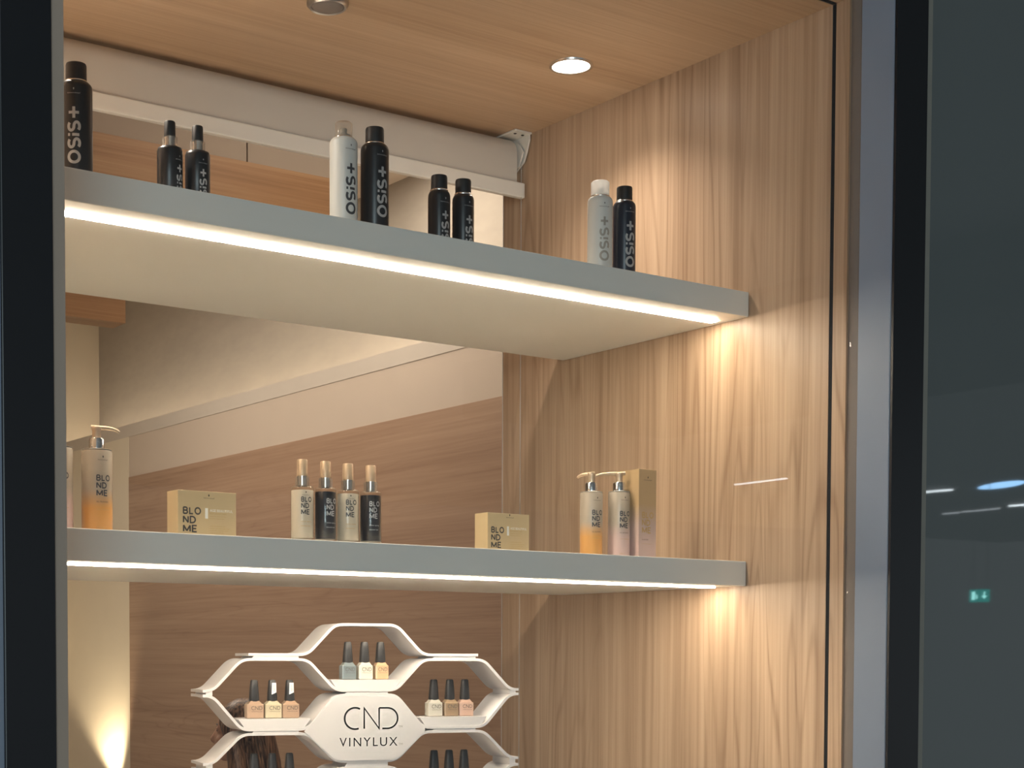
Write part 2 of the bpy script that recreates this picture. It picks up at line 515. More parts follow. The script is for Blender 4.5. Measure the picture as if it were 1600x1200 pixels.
# window frame of the bay: mullions stand proud of the glass
sbox('window_1', (.853, 2.287, FL), (.933, 2.41, 1.75), 'dark_alu', .002)
sbox('trim_7', (.846, 2.292, FL), (.853, 2.386, 1.75), 'white_wall')
sbox('trim_8', (.933, 2.292, FL), (.9535, 2.41, 1.75), 'bronze_alu')
sbox('window_2', (XW + .001, 2.283, FL), (2.931, 2.289, 1.75), 'dark_alu')
sbox('window_3', (XW + .051, 2.289, FL), (2.931, 2.41, 1.75), 'dark_alu')
sbox('trim_9', (2.931, 2.287, FL), (2.951, 2.41, 1.75), 'spacer')
pane = struct(MB().box((.9535, 2.396, FL), (XW, 2.400, H0 + .02)).build('window_4', M['glass']))
pane = struct(MB().box((2.951, 2.396, FL), (7.5, 2.410, 2.0)).build('window_5', M['tinted']))
pane = struct(MB().box((-3.0, 2.396, FL), (.846, 2.410, 2.0)).build('window_6', M['tinted']))

# ------------------------------------------------------------------ salon behind
X2 = 4.4
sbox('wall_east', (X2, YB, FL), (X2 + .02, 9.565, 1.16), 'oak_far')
sbox('wall_back', (-2.0, 10.70, FL), (4.8, 10.75, 2.5), 'cream_light')
sbox('trim_10', (X2 + .003, YB, 1.16), (X2 + .02, 9.565, 1.42), 'cream')
sbox('trim_11', (X2 + .0005, YB, 1.417), (X2 + .03, 10.7, 1.495), 'grey_cream')
sbox('trim_12', (X2 + .0005, 9.565, FL), (X2 + .02, 10.7, 1.417), 'cream_light')
sbox('trim_13', (X2 + .02, YB, 1.30), (X2 + .30, 10.7, 1.40), 'cream')
sbox('wall_plaster', (X2 + .30, YB - .1, 1.2), (X2 + .35, 10.7, 2.5), 'plaster')
sbox('wall_west', (-2.05, 3.6, FL), (-2.0, 10.7, 2.5), 'cream')
sbox('ceiling_salon', (-2.0, 2.5, 2.45), (4.8, 10.7, 2.5), 'cream')
sbox('wall_south', (XW + .05, 3.60, FL), (4.75, YB, 2.5), 'cream')
sbox('wall_bulkhead', (-2.0, YB, H0 + .05), (XW + .05, YB + .03, 2.5), 'cream')
sbox('wall_divider', (-2.0, 3.6, FL), (XL - .05, YB, H0 + .05), 'cream')
sbox('trim_14', (.4, 5.503, 1.90), (3.028, 5.62, 2.45), 'cream')
sbox('trim_16', (3.034, 5.503, 1.90), (3.46, 5.62, 2.45), 'cream')
o = MB().box((X2 + .05, YB + .3, 1.402), (X2 + .065, 10.6, 1.41)).build('cove_light', M['cove'])
tag(o, 'hidden warm light strip washing up the grey plaster wall of the salon', 'light')
# L-shaped oak-faced beam in the salon
bm = MB()
bm.prism([(.4, 1.228), (2.521, 1.228), (2.521, 1.50), (3.46, 1.50), (3.46, 1.90), (.4, 1.90)], 5.50, 5.61)
o = bm.build('wooden_beam', M['oak_beam'])
tag(o, 'oak-faced ceiling beam crossing the salon behind the top shelf', 'beam')

# small uplight in the salon corner
t = thing('uplight', 'small warm uplight at the foot of the cream wall edge', 'light', (4.25, 9.72, FL))
MB().lathe([(0, 0), (.06, 0), (.06, .01), (.015, .02), (.015, .66), (.04, .68), (.045, .72), (.038, .72), (.03, .69), (0, .69)], 20).build('lamp_stand', M['steel'], t, 1)

# ------------------------------------------------------------------ roller blind
t = thing('roller_blind', 'rolled-up grey fabric blind with white bottom bar under the oak ceiling', 'blind', (0, 0, 0))
YR = 3.585
pts = []
for k in range(17):   # roll of fabric with a sheet hanging off its front
    a = math.radians(180 - k * 22.5 * .75)
    pts.append((YR + .045 * math.cos(a), 1.392 + .045 * math.sin(a)))
prof = [(YR - .045, 1.305)] + pts + [(YR - .035, 1.365), (YR - .0425, 1.305)]
bm = bmesh.new()
A = [bm.verts.new((XL + .02, y, z)) for y, z in prof]; B = [bm.verts.new((2.795, y, z)) for y, z in prof]
bm.faces.new(A); bm.faces.new(B[::-1])
for i in range(len(prof)):
    j = (i + 1) % len(prof); bm.faces.new((A[i], A[j], B[j], B[i]))
q = MB(); q.bm.free(); q.bm = bm
q.build('blind_fabric', M['blind'], t, .5)
MB().box((XL + .02, YR - .052, 1.272), (2.818, YR - .034, 1.313), .003).build('bottom_bar', M['white_plastic'], t)
q = MB()      # shaped end bracket: ceiling flange and side cheek with an ear
q.box((2.765, YR - .075, H0 - .006), (2.823, YR + .02, H0 - .0005), .001)
q.prism([(0, 0), (.055, 0), (.055, -.02), (.048, -.05), (.040, -.075), (.012, -.10), (0, -.10)], 0, .005,
        T=lambda p: Vector((2.818 + p.y, YR + .02 - p.x * 1.6, H0 + p.z)))
q.prism([(0, 0), (.03, -.012), (.045, -.04), (.030, -.075), (.01, -.08)], 0, .004,
        T=lambda p: Vector((2.808 + p.y, YR - p.x * 1.2, H0 - .012 + p.z)))
q.build('end_bracket', M['white_plastic'], t)
for sx in (2.78, 2.806):
    MB().lathe([(0, -.0015), (.004, -.001), (.0045, 0)], 12, (sx, YR - .055, H0 - .0062)).build('screw', M['screw'], t)
for yy in (3.535, 3.615):
    q = MB(); z = 1.36
    while z > -.9:
        q.lathe([(0, .0016), (.0012, .0011), (.0017, 0), (.0012, -.0011), (.0004, -.0015), (.0004, -.0048)], 6, (2.806, yy, z)); z -= .0048
    q.build('bead_chain', M['print_silver'], t)

# ------------------------------------------------------------------ shelves
ZU, ZL, TH = .8623, .2316, .0582


def shelf(z, label):
    t = thing('shelf', label, 'shelf', (XL, 2.7, z - TH), 0, 'white shelves with light strips')
    MB().box((0, 0, 0), (XW - XL - .002, .675, TH), .0018).build('shelf_board', M['shelf'], t)
    MB().box((.0, .068, -.003), (XW - XL - .035, .090, .0005)).build('led_strip', M['led'], t)
    return t


shelf(ZU, 'white shelf with light strip carrying the black spray cans, topmost')
shelf(ZL, 'white shelf with light strip carrying the gold boxes and pump bottles')


# ------------------------------------------------------------------ ceiling downlights
t = thing('downlight', 'round lit recessed spotlight in the oak ceiling', 'light', (2.587, 3.066, H0))
MB().lathe([(.054, 0), (.053, -.004), (.046, -.004), (.045, 0)], 48).build('rim', M['rim'], t, 1)
MB().lathe([(0, -.0025), (.0455, -.0025)], 48).build('lamp_disc', M['disc'], t)
t = thing('downlight', 'round lit recessed spotlight above the left end of the top shelf', 'light', (1.211, 3.066, H0))
MB().lathe([(.054, 0), (.053, -.004), (.046, -.004), (.045, 0)], 48).build('rim', M['rim'], t, 1)
MB().lathe([(0, -.0025), (.0455, -.0025)], 48).build('lamp_disc', M['disc'], t)
t = thing('ceiling_fitting', 'round unlit metal ceiling fitting at the top edge', 'ceiling fitting', (1.899, 3.08, H0))
MB().lathe([(.046, 0), (.046, -.008), (.040, -.014), (.036, -.012)], 48).build('rim', M['steel'], t, 1)
MB().lathe([(0, -.020), (.02, -.019), (.034, -.013), (.036, -.010)], 48).build('cover', M['brown_trim'], t, 1)


# ------------------------------------------------------------------ spray cans
def can(name, label, group, loc, r, h, body, capmat, tz, tw, tl, tmat, rz=0.0, cap_h=.034, cap_r=.66, clear=False, cat='spray can'):
    t = thing(name, label, cat, loc, rz, group)
    sh = h - cap_h
    MB().lathe([(0, .002), (r - .003, .002), (r - .001, 0), (r, .003), (r, sh - .013), (r * .985, sh - .009), (r * .93, sh - .005), (r * .80, sh - .001), (r * .70, sh), (0, sh)], 48).build('can_body', M[body], t, .9)
    cr = r * cap_r
    MB().lathe([(cr + .0012, sh - .001), (cr + .0018, sh + .001), (cr + .0008, sh + .0025), (cr - .001, sh + .0025)], 40).build('rim', M['rim'], t, 1)
    if clear:
        MB().lathe([(cr, sh + .001), (cr, h - .003), (cr - .003, h), (0, h)], 40).build('cap', M[capmat], t, .9)
        MB().lathe([(cr * .86, sh + .001), (cr * .86, sh + .006), (cr * .5, sh + .009), (cr * .42, sh + .010), (cr * .42, sh + .019), (cr * .3, sh + .021), (0, sh + .021)], 24).build('spray_nozzle', M['white_plastic' if capmat == 'cap_frost' else 'print_taupe'], t, .9)
    else:
        MB().lathe([(cr, sh + .001), (cr * .985, h - .003), (cr * .93, h), (0, h)], 40).build('cap', M[capmat], t, .9)
    word('lettering', 'OSiS+', M[tmat], t, -tw / 2, tw / 2, tz, tz + tl, .21, r, upright=False, gap=.10)
    lm = 'print_silver' if 'white' not in body else 'print_grey'
    crest(t, M[lm], 0, sh - .020, .0022, r)
    lettering('brand_line', 'Schwarzkopf', M[lm], t, -.012, .012, sh - .0295, sh - .0262, r)
    return t


G = 'spray cans on the top shelf'
can('spray_can', 'tall black spray can at the far left end of the top shelf', G, (1.214, 2.86, ZU), .0298, .2417, 'can_black', 'cap_black', .051, .025, .106, 'print_silver', math.radians(-32))
can('spray_can', 'tall pale grey spray can with a clear cap over its nozzle', G, (1.802, 2.86, ZU), .0291, .2447, 'can_white', 'cap_clear', .051, .024, .106, 'print_grey', 0, .033, .62, True)
can('spray_can', 'tall black spray can right of the pale can with clear cap', G, (1.879, 2.86, ZU), .0298, .2467, 'can_black', 'cap_black', .057, .025, .106, 'print_silver')
can('spray_can', 'short black spray can, left one of the short capped pair', G, (2.038, 2.85, ZU), .0240, .1727, 'can_black', 'cap_black', .006, .020, .090, 'print_silver', 0, .032, .74)
can('spray_can', 'short black spray can, right one of the short capped pair', G, (2.102, 2.85, ZU), .0236, .1747, 'can_black', 'cap_black', .006, .020, .090, 'print_silver', 0, .032, .74)
can('spray_can', 'white spray can with brightly lit frosted white cap', G, (2.503, 2.86, ZU), .0292, .2407, 'can_white', 'cap_frost', .053, .024, .103, 'print_taupe', math.radians(-20), .036, .72, True)
can('spray_can', 'navy black spray can beside the white can near the right wall', G, (2.578, 2.86, ZU), .0266, .2397, 'can_navy', 'cap_black', .050, .024, .108, 'print_silver', math.radians(-10), .034, .70)


def small_spray(label, loc, r, h, rz):
    t = thing('spray_bottle', label, 'spray bottle', loc, rz, 'black pump sprays on the top shelf')
    b = h - .049
    MB().lathe([(0, 0), (r - .002, 0), (r, .002), (r, b - .008), (r * .93, b - .002), (r * .75, b), (0, b)], 44).build('bottle_body', M['can_black'], t, .9)
    MB().lathe([(.0105, b), (.0105, b + .020), (0, b + .020)], 32).build('collar', M['chrome'], t, .9)
    MB().lathe([(.0148, b - .001), (.0148, b + .019), (.0140, b + .019), (.0140, b)], 32).build('clear_overcap', M['cap_clear'], t, .9)
    MB().lathe([(.0112, b + .019), (.0106, h - .002), (.0095, h), (0, h)], 32).build('cap', M['cap_black'], t, .9)
    word('lettering', 'OSiS+', M['print_silver'], t, -.008, .008, .006, .078, .21, r, upright=False, gap=.10)
    crest(t, M['print_silver'], 0, b - .020, .0018, r)
    lettering('brand_line', 'Schwarzkopf', M['print_silver'], t, -.009, .009, b - .028, b - .0255, r)
    return t


small_spray('small black pump spray with silver collar, left of the pair', (1.391, 2.83, ZU), .0244, .1617, math.radians(23))
small_spray('small black pump spray with silver collar, right of the pair', (1.450, 2.83, ZU), .0241, .1637, 0)


# ------------------------------------------------------------------ lower shelf products
def blondme(parent, mat, x0, x1, z0, z1, r=None, y=0.0, bold=.011):
    hh = (z1 - z0); lh = hh * .30; gp = hh * .05
    for i, (s_, f) in enumerate((('BLO', 1.0), ('ND', .72), ('ME', .80))):
        zt = z1 - i * (lh + gp)
        word('lettering', s_, M[mat], parent, x0, x0 + (x1 - x0) * f, zt - lh, zt, .20, r, y=y, gap=.12)


def carton(label, x0, x1, y0, dep, h):
    t = thing('carton', label, 'box', (x0, y0, ZL), 0, 'gold cartons on the lower shelf')
    w_ = x1 - x0
    MB().box((0, 0, 0), (w_, dep, h), .0008).build('carton_body', M['gold_box'], t)
    k = w_ / .126
    blondme(t, 'print_dark', .010 * k, .049 * k, .011 * h / .0914, .060 * h / .0914, y=-.0004)
    lettering('panel_text', 'AGE BEAUTIFUL', M['print_white'], t, .068 * k, .118 * k, .0525, .0575, bold=.01, y=-.0004)
    lettering('panel_text', 'RESTORING CARE', M['print_gold'], t, .068 * k, .104 * k, .0475, .0505, y=-.0004)
    for zz, xe in ((.043, .104), (.0385, .100), (.024, .102), (.0195, .112), (.0155, .108), (.0115, .098)):
        lettering('panel_text', 'mask for blonde hair', M['print_gold'], t, .068 * k, xe * k, zz, zz + .0022, y=-.0004)
    MB().box((.058 * k, -.0004, .039), (.064 * k, .0002, .059)).build('panel_mark', M['print_white'], t)
    crest(t, M['print_logo'], .066 * k, .0835, .0024, y=-.0005)
    lettering('brand_line', 'Schwarzkopf', M['print_dark'], t, .055 * k, .078 * k, .0765, .0795, y=-.0004)
    return t


carton('flat gold carton near the left end of the lower shelf', 1.390, 1.516, 2.80, .047, .0914)
carton('flat gold carton in front of the blind chains, right one of two', 2.134, 2.249, 2.80, .047, .0870)

t = thing('carton', 'tall narrow carton fading from gold to pink behind the pump bottles', 'box', (2.575, 2.80, ZL), 0, 'gold cartons on the lower shelf')
MB().box((0, 0, 0), (.055, .073, .211), .0008).build('carton_body', M['carton_pink'], t)
blondme(t, 'print_gold', .010, .046, .062, .112, y=-.0004)
crest(t, M['print_logo'], .028, .192, .0024, y=-.0005)
lettering('brand_line', 'Schwarzkopf', M['print_dark'], t, .016, .040, .184, .1875, y=-.0004)
lettering('panel_text', 'ALL BLONDES', M['print_dark'], t, .010, .030, .046, .049, y=-.0004)
lettering('panel_text', 'rich shampoo', M['print_gold'], t, .010, .040, .036, .039, y=-.0004)


def pump(label, loc, r, h, body, rz, noz, noz_l):
    """noz: world azimuth the spout points to"""
    t = thing('pump_bottle', label, 'pump bottle', loc, rz, 'pump bottles on the lower shelf')
    b = h - .047
    MB().lathe([(0, 0), (r - .002, 0), (r, .003), (r, b - .004), (r * .97, b - .001), (r * .88, b), (0, b)], 48).build('bottle_body', M[body], t, .9)
    MB().lathe([(r * .90, b), (r * .985, b + .0012), (r * .6, b + .003), (0, b + .003)], 40).build('shoulder', M['white_plastic'], t, .9)
    MB().lathe([(.0145, b + .001), (.0145, b + .020), (.013, b + .023), (0, b + .023)], 36).build('collar', M['chrome'], t, .9)
    q = MB()
    q.lathe([(.0085, b + .022), (.0080, b + .036), (.0095, b + .040), (.0095, b + .045), (.007, b + .047), (0, b + .047)], 28)
    q.build('pump_head', M['pump_metal'], t, .9)
    a = noz - rz; d = Vector((math.cos(a), math.sin(a), 0))
    p = [Vector((0, 0, b + .0432)) + d * s_ * noz_l + Vector((0, 0, -dz)) for s_, dz in ((-.25, -.001), (.1, 0), (.4, .0), (.7, .0015), (.9, .004), (1, .0075))]
    MB().tube(p, [.0042, .0046, .0042, .0036, .003, .0026], 12).build('spout', M['pump_metal'], t, .9)
    blondme(t, 'print_grey', -.013, .015, .072, .112, r)
    crest(t, M['print_logo'], 0, b - .014, .0022, r)
    lettering('brand_line', 'Schwarzkopf', M['print_grey'], t, -.010, .010, b - .0215, b - .0185, r)
    lettering('panel_text', 'ALL BLONDES', M['print_dark'], t, -.013, .010, .060, .063, r)
    lettering('panel_text', 'rich shampoo', M['print_gold'], t, -.013, .015, .045, .049, r)
    lettering('panel_text', '300 ml', M['print_gold'], t, -.013, .0, .012, .015, r)
    return t


AZR = math.atan2(R.y, R.x)
pump('gold pump bottle with pink base, cut off by the left window frame', (1.166, 2.85, ZL), .0297, .206, 'pump_pink', math.radians(-5), AZR + 2.6, .03)
pump('gold pump bottle with orange base near the left window frame', (1.246, 2.85, ZL), .0289, .2064, 'pump_gold', 0, AZR + .25, .042)
pump('gold pump bottle with orange base, left of the tall carton', (2.473, 2.85, ZL), .0262, .2004, 'pump_gold', math.radians(-8), AZR + PI - .4, .034)
pump('gold pump bottle with pink base just before the tall carton', (2.545, 2.835, ZL), .0255, .2040, 'pump_pink', math.radians(-8), AZR + PI + .1, .058)


def mist(label, loc, r, h, lab, tm, rz):
    t = thing('spray_bottle', label, 'spray bottle', loc, rz, 'clear spray bottles with gold caps')
    b = h - .0535
    MB().lathe([(0, .001), (r - .001, 0), (r, .002), (r, b - .006), (r * .94, b - .002), (r * .78, b), (.010, b)], 44).build('bottle_glass', M['clear_bottle'], t, .9)
    MB().lathe([(0, .012), (r - .0012, .012), (r - .0008, .013), (r - .0008, b - .010), (r - .0014, b - .009), (0, b - .009)], 44).build('label_sleeve', M[lab], t, .9)
    MB().lathe([(.0102, b), (.0102, b + .020), (0, b + .020)], 32).build('collar', M['chrome'], t, .9)
    MB().lathe([(.0142, b), (.0142, b + .019), (.0136, b + .019), (.0136, b)], 32).build('clear_overcap', M['cap_clear'], t, .9)
    MB().lathe([(.0112, b + .020), (.0108, h - .002), (.0098, h), (0, h)], 32).build('cap', M['gold_cap'], t, .9)
    blondme(t, tm, -.010, .013, .058, .094, r)
    crest(t, M['print_logo'], 0, b - .014, .002, r)
    lettering('brand_line', 'Schwarzkopf', M['print_grey'], t, -.008, .008, b - .021, b - .0185, r)
    lettering('panel_text', 'shine spray', M['print_gold' if lab == 'label_white' else 'print_silver'], t, -.010, .012, .042, .046, r)
    lettering('panel_text', 'blonde hair', M['print_gold' if lab == 'label_white' else 'print_silver'], t, -.010, .010, .034, .037, r)
    return t


mist('clear spray bottle with pearl label, leftmost of the gold-capped four', (1.678, 2.82, ZL), .0233, .1704, 'label_white', 'print_grey', math.radians(-12))
mist('spray bottle with black label between the two pearl-labelled bottles', (1.733, 2.82, ZL), .0222, .1704, 'label_black', 'print_silver', 0)
mist('clear spray bottle with pearl label between the two black-labelled bottles', (1.787, 2.82, ZL), .0231, .1694, 'label_white', 'print_grey', math.radians(-17))
mist('spray bottle with black label, rightmost of the gold-capped four', (1.843, 2.82, ZL), .0226, .1694, 'label_black', 'print_silver', math.radians(-14))

# ------------------------------------------------------------------ honeycomb nail polish display
az = math.radians(104.3)
DISP = Vector((1.752, 2.678, 0)) + Vector((math.sin(az), math.cos(az), 0)) * (-.0105)
rzD = math.atan2(math.cos(az), math.sin(az))
KD = 1.085
ZC = -.48        # top of the counter under the display
disp = thing('display_stand', 'white honeycomb nail polish display with central logo panel', 'display stand', (DISP.x * KD, DISP.y * KD, ZC * KD), rzD)
A_, S_, B_ = .066, .058, .063
PER = A_ + S_ + B_
TK, DEP = .0054, .105


def rounded(pts, rad=.016, n=5):
    out = [pts[0]]
    for i in range(1, len(pts) - 1):
        p0, p, p1 = Vector(pts[i - 1]), Vector(pts[i]), Vector(pts[i + 1])
        a = (p0 - p).normalized(); c = (p1 - p).normalized()
        A, B = p + a * rad, p + c * rad
        for k in range(n + 1):
            u = k / n
            out.append(tuple(A * (1 - u) ** 2 + p * 2 * u * (1 - u) + B * u * u))
    out.append(pts[-1]); return out


def ribbon(cl):
    cl = [Vector(c) for c in rounded(cl)]
    top, bot = [], []
    for i, p in enumerate(cl):
        t_ = (cl[min(i + 1, len(cl) - 1)] - cl[max(i - 1, 0)]).normalized()
        n_ = Vector((-t_.y, t_.x)) * TK / 2
        top.append(p + n_); bot.append(p - n_)
    q = MB()
    n = len(cl); rows = []
    for y in (0, DEP):
        rows.append([q.bm.verts.new((p.x, y, p.y)) for p in top] + [q.bm.verts.new((p.x, y, p.y)) for p in bot])
    f, b = rows
    for i in range(n - 1):
        q.bm.faces.new((f[i], f[i + 1], f[n + i + 1], f[n + i]))
        q.bm.faces.new((b[i], b[n + i], b[n + i + 1], b[i + 1]))
        q.bm.faces.new((f[i], b[i], b[i + 1], f[i + 1]))
        q.bm.faces.new((f[n + i], f[n + i + 1], b[n + i + 1], b[n + i]))
    q.bm.faces.new((f[0], f[n], b[n], b[0])); q.bm.faces.new((f[n - 1], b[n - 1], b[2 * n - 1], f[2 * n - 1]))
    return q


def zz(z): return z - ZC


hi = [.0675, -.0015, -.0715, -.1465, -.2165, -.289]
lo = [.0080, -.0625, -.1380, -.2030, -.2820, -.350]
# odd rows rise over the side cells, even rows rise over the centre
st = PER + A_ + S_      # outer vertex


def row_side(h_, l_, e=.019):     # flat high over both side cells
    xs = [(-st - e, l_), (-st, l_), (-PER - A_, h_), (-PER + A_, h_), (-B_, l_), (B_, l_), (PER - A_, h_), (PER + A_, h_), (st, l_), (st + e, l_)]
    return [(x, zz(z)) for x, z in xs]


ribs = []
ribs.append([(x, zz(z)) for x, z in ((-.240, lo[0]), (-.121, lo[0]), (-A_ + .002, hi[0]), (A_ - .002, hi[0]), (.121, lo[0]), (.240, lo[0]))])
ribs.append(row_side(hi[1], lo[1]))
ribs.append([(x, zz(z)) for x, z in ((-st - .019, hi[2]), (-st, hi[2]), (-PER - A_, lo[2]), (-PER + A_, lo[2]), (-B_, hi[2]), (B_, hi[2]), (PER - A_, lo[2]), (PER + A_, lo[2]), (st, hi[2]), (st + .019, hi[2]))])
ribs.append(row_side(hi[3], lo[3]))
ribs.append([(x, zz(z)) for x, z in ((-st - .019, hi[4]), (-st, hi[4]), (-PER - A_, lo[4]), (-PER + A_, lo[4]), (-B_, hi[4]), (B_, hi[4]), (PER - A_, lo[4]), (PER + A_, lo[4]), (st, hi[4]), (st + .019, hi[4]))])
ribs.append([(x, zz(z)) for x, z in ((-.240, hi[5]), (-.121, hi[5]), (-A_, lo[5]), (A_, lo[5]), (.121, hi[5]), (.240, hi[5]))])
for r_ in ribs: ribbon(r_).build('ribbon_shelf', M['acrylic'], disp, .6)


def clip(x0, x1, z0, z1, bevel=.008, y0=.001):
    q = MB(); q.prism([(x0, zz(z0)), (x1, zz(z0)), (x1, zz(z1)), (x0 + bevel, zz(z1))], y0, DEP * .85); q.build('connector', M['acrylic'], disp)


for cx in (-PER, PER):
    clip(cx - .048, cx + .048, hi[1], lo[0]); clip(cx - .048, cx + .048, hi[3], lo[2]); clip(cx - .048, cx + .048, hi[5], lo[4])
clip(-.046, .046, hi[2], lo[1]); clip(-.046, .046, hi[4], lo[3])
for s_ in (-1, 1):
    clip(min(s_ * st, s_ * (st + .013)), max(s_ * st, s_ * (st + .013)), hi[2], lo[1], 0)
    clip(min(s_ * st, s_ * (st + .013)), max(s_ * st, s_ * (st + .013)), hi[4], lo[3], 0)
# trays the bottles stand on
TRAY = {}
for nm, cx, zb in (('T', 0, lo[1]), ('L', -PER, lo[2]), ('R', PER, lo[2]), ('LL', -PER, lo[4]), ('LR', PER, lo[4])):
    z0, z1 = zb + TK / 2, zb + .021
    q = MB(); q.prism([(cx - .060, zz(z0)), (cx + .060, zz(z0)), (cx + .073, zz(z1)), (cx - .073, zz(z1))], .002, DEP - .004)
    q.build('tray', M['acrylic'], disp); TRAY[nm] = (cx, z1)
# solid logo panel in the middle cell
pp = rounded([(-.128, zz(-.1425)), (-B_ - .001, zz(-.0745)), (B_ + .001, zz(-.0745)), (.128, zz(-.1425)), (B_ + .001, zz(-.2010)), (-B_ - .001, zz(-.2010)), (-.128, zz(-.1425))], .010, 4)[:-1]
pan = MB().prism(pp, -.002, .004).build('logo_panel', M['acrylic'], disp)


def stroke(parent, name, pts, wd, y=-.0024):
    bm = bmesh.new(); P = [Vector(p) for p in pts]; L_, R_ = [], []
    for i, p in enumerate(P):
        if i == 0 or i == len(P) - 1:
            t_ = (P[min(i + 1, len(P) - 1)] - P[max(i - 1, 0)]).normalized(); n_ = Vector((-t_.y, t_.x)); k = 1
        else:
            a = (P[i] - P[i - 1]).normalized(); c = (P[i + 1] - P[i]).normalized()
            na, nc = Vector((-a.y, a.x)), Vector((-c.y, c.x)); n_ = (na + nc)
            if n_.length < .2: n_ = na
            n_.normalize(); k = min(2.2, 1 / max(.3, n_.dot(na)))
        L_.append(bm.verts.new((p.x + n_.x * wd / 2 * k, y, zz(p.y) + n_.y * wd / 2 * k)))
        R_.append(bm.verts.new((p.x - n_.x * wd / 2 * k, y, zz(p.y) - n_.y * wd / 2 * k)))
    for i in range(len(P) - 1): bm.faces.new((L_[i], L_[i + 1], R_[i + 1], R_[i]))
    me = bpy.data.meshes.new(name); bm.to_mesh(me); bm.free(); me.materials.append(M['print_logo'])
    o = bpy.data.objects.new(name, me); C.objects.link(o); o.parent = parent; return o


ox = .0105     # panel coordinates were measured from the panel's own centre
zt, zb_ = -.0975, -.1385
cxx, czz, rr = -.0345 + ox, -.118, .0212
arc = [(cxx + rr * 1.03 * math.cos(math.radians(a)), czz + rr * math.sin(math.radians(a))) for a in range(62, 299, 12)]
stroke(pan, 'lettering', arc, .0036)
stroke(pan, 'lettering', [(-.0155 + ox, zb_), (-.0155 + ox, zt), (.0158 + ox, zb_), (.0158 + ox, zt)], .0033)
darc = [(.0335 + ox + .0215 * math.cos(math.radians(a)), -.118 + .0205 * math.sin(math.radians(a))) for a in range(90, -91, -12)]
stroke(pan, 'lettering', [(.0158 + ox, -.0975)] + darc + [(.0225 + ox, -.1385)], .0033)
lettering('lettering', 'VINYLUX', M['print_logo'], pan, -.0668 + ox, .0545 + ox, zz(-.1735), zz(-.1560), space=1.25, bold=0, y=-.0024)
lettering('trademark', 'TM', M['print_taupe'], pan, .0565 + ox, .065 + ox, zz(-.1375), zz(-.133), y=-.0024)
lettering('trademark', 'TM', M['print_taupe'], pan, .0570 + ox, .0655 + ox, zz(-.1725), zz(-.168), y=-.0024)
# foot plate down to the counter
MB().box((-.17, .0, 0), (.17, .12, .012), .002).build('foot_plate', M['acrylic'], disp)
MB().box((-.05, .03, .010), (.05, .09, zz(lo[5]) - .002), .002).build('foot_post', M['acrylic'], disp)
o = MB().box((XL + .01, 2.60, ZC * KD - .06), (XW - .01, 3.37, ZC * KD), .002).build('counter', M['shelf'])
tag(o, 'white counter under the honeycomb nail polish display', 'counter')


# ------------------------------------------------------------------ nail polish bottles
POL = {'peach': (.62, .42, .29), 'cream': (.76, .66, .46), 'tan_peach': (.60, .40, .27), 'teal': (.22, .26, .27),
       'white': (.80, .77, .66), 'apricot': (.76, .50, .29), 'ivory': (.72, .68, .58), 'taupe': (.42, .29, .18), 'blush': (.74, .49, .38), 'rose': (.6, .3, .3)}
for k, c in POL.items(): M['polish_' + k] = paint('nail_polish_' + k, [v * .72 for v in c], .12, coat=.6, var=.02)


def polish(label, cell, dx, col, sticker=False, yoff=.020, wd=.0295, loc=None):
    cx, z = TRAY[cell]
    p = Matrix.Translation((DISP.x, DISP.y, 0)) @ Matrix.Rotation(rzD, 4, 'Z') @ Vector((cx + dx, yoff + .013, z + .0004))
    t = thing('nail_polish_bottle', label, 'nail polish', p * KD, rzD, 'nail polish bottles in the honeycomb display')
    hw, hd, hb = wd / 2, .012, .0285
    q = MB().box((-hw, -hd, 0), (hw, hd, hb), .0022)
    # sloping shoulder
    vs = [q.bm.verts.new((sx * a, sy * b_, zv)) for zv, a, b_ in ((hb - .002, hw - .0015, hd - .0015), (hb + .0055, .0085, .0080)) for sx, sy in ((-1, -1), (1, -1), (1, 1), (-1, 1))]
    for i in range(4):
        j = (i + 1) % 4; q.bm.faces.new((vs[i], vs[j], vs[4 + j], vs[4 + i]))
    q.bm.faces.new(vs[4:]); q.bm.faces.new(vs[3::-1])
    q.build('bottle_body', M['polish_' + col], t)
    # tall tapering squarish cap
    q = MB(); rows = []
    for zv, a in ((hb + .0045, .0092), (hb + .008, .0100), (hb + .030, .0085), (hb + .0445, .0070), (hb + .0465, .0055)):
        ring = []
        for k in range(20):
            an = 2 * PI * k / 20; c_, s2 = math.cos(an), math.sin(an)
            m_ = (abs(c_) ** 4 + abs(s2) ** 4) ** -.25
            ring.append(q.bm.verts.new((a * c_ * m_ * .95, a * s2 * m_ * .9, zv)))
        rows.append(ring)
    for A, B in zip(rows, rows[1:]):
        for i in range(20): q.bm.faces.new((A[i], A[(i + 1) % 20], B[(i + 1) % 20], B[i]))
    q.bm.faces.new(rows[0][::-1]); q.bm.faces.new(rows[-1])
    q.build('cap', M['polish_cap'], t, .7)
    lettering('lettering', 'CND', M['print_dark'], t, -.0085, hw - .002 - .0015, .0165, .0240, bold=-.005, y=-hd - .0003)
    lettering('lettering', 'VINYLUX', M['print_dark'], t, -.0085, hw - .0035, .0125, .0143, y=-hd - .0003)
    if sticker:
        q = MB(); q.prism([(-.0035, hb + .018), (.0058, hb + .022), (.0055, hb + .041), (-.0030, hb + .041)], -.0106, -.0100)
        s_ = q.build('cap_sticker', M['sticker'], t)
        lettering('lettering', 'NEW', M['print_silver'], s_, -.001, .0035, hb + .024, hb + .038, upright=False, y=-.0108)
    return t


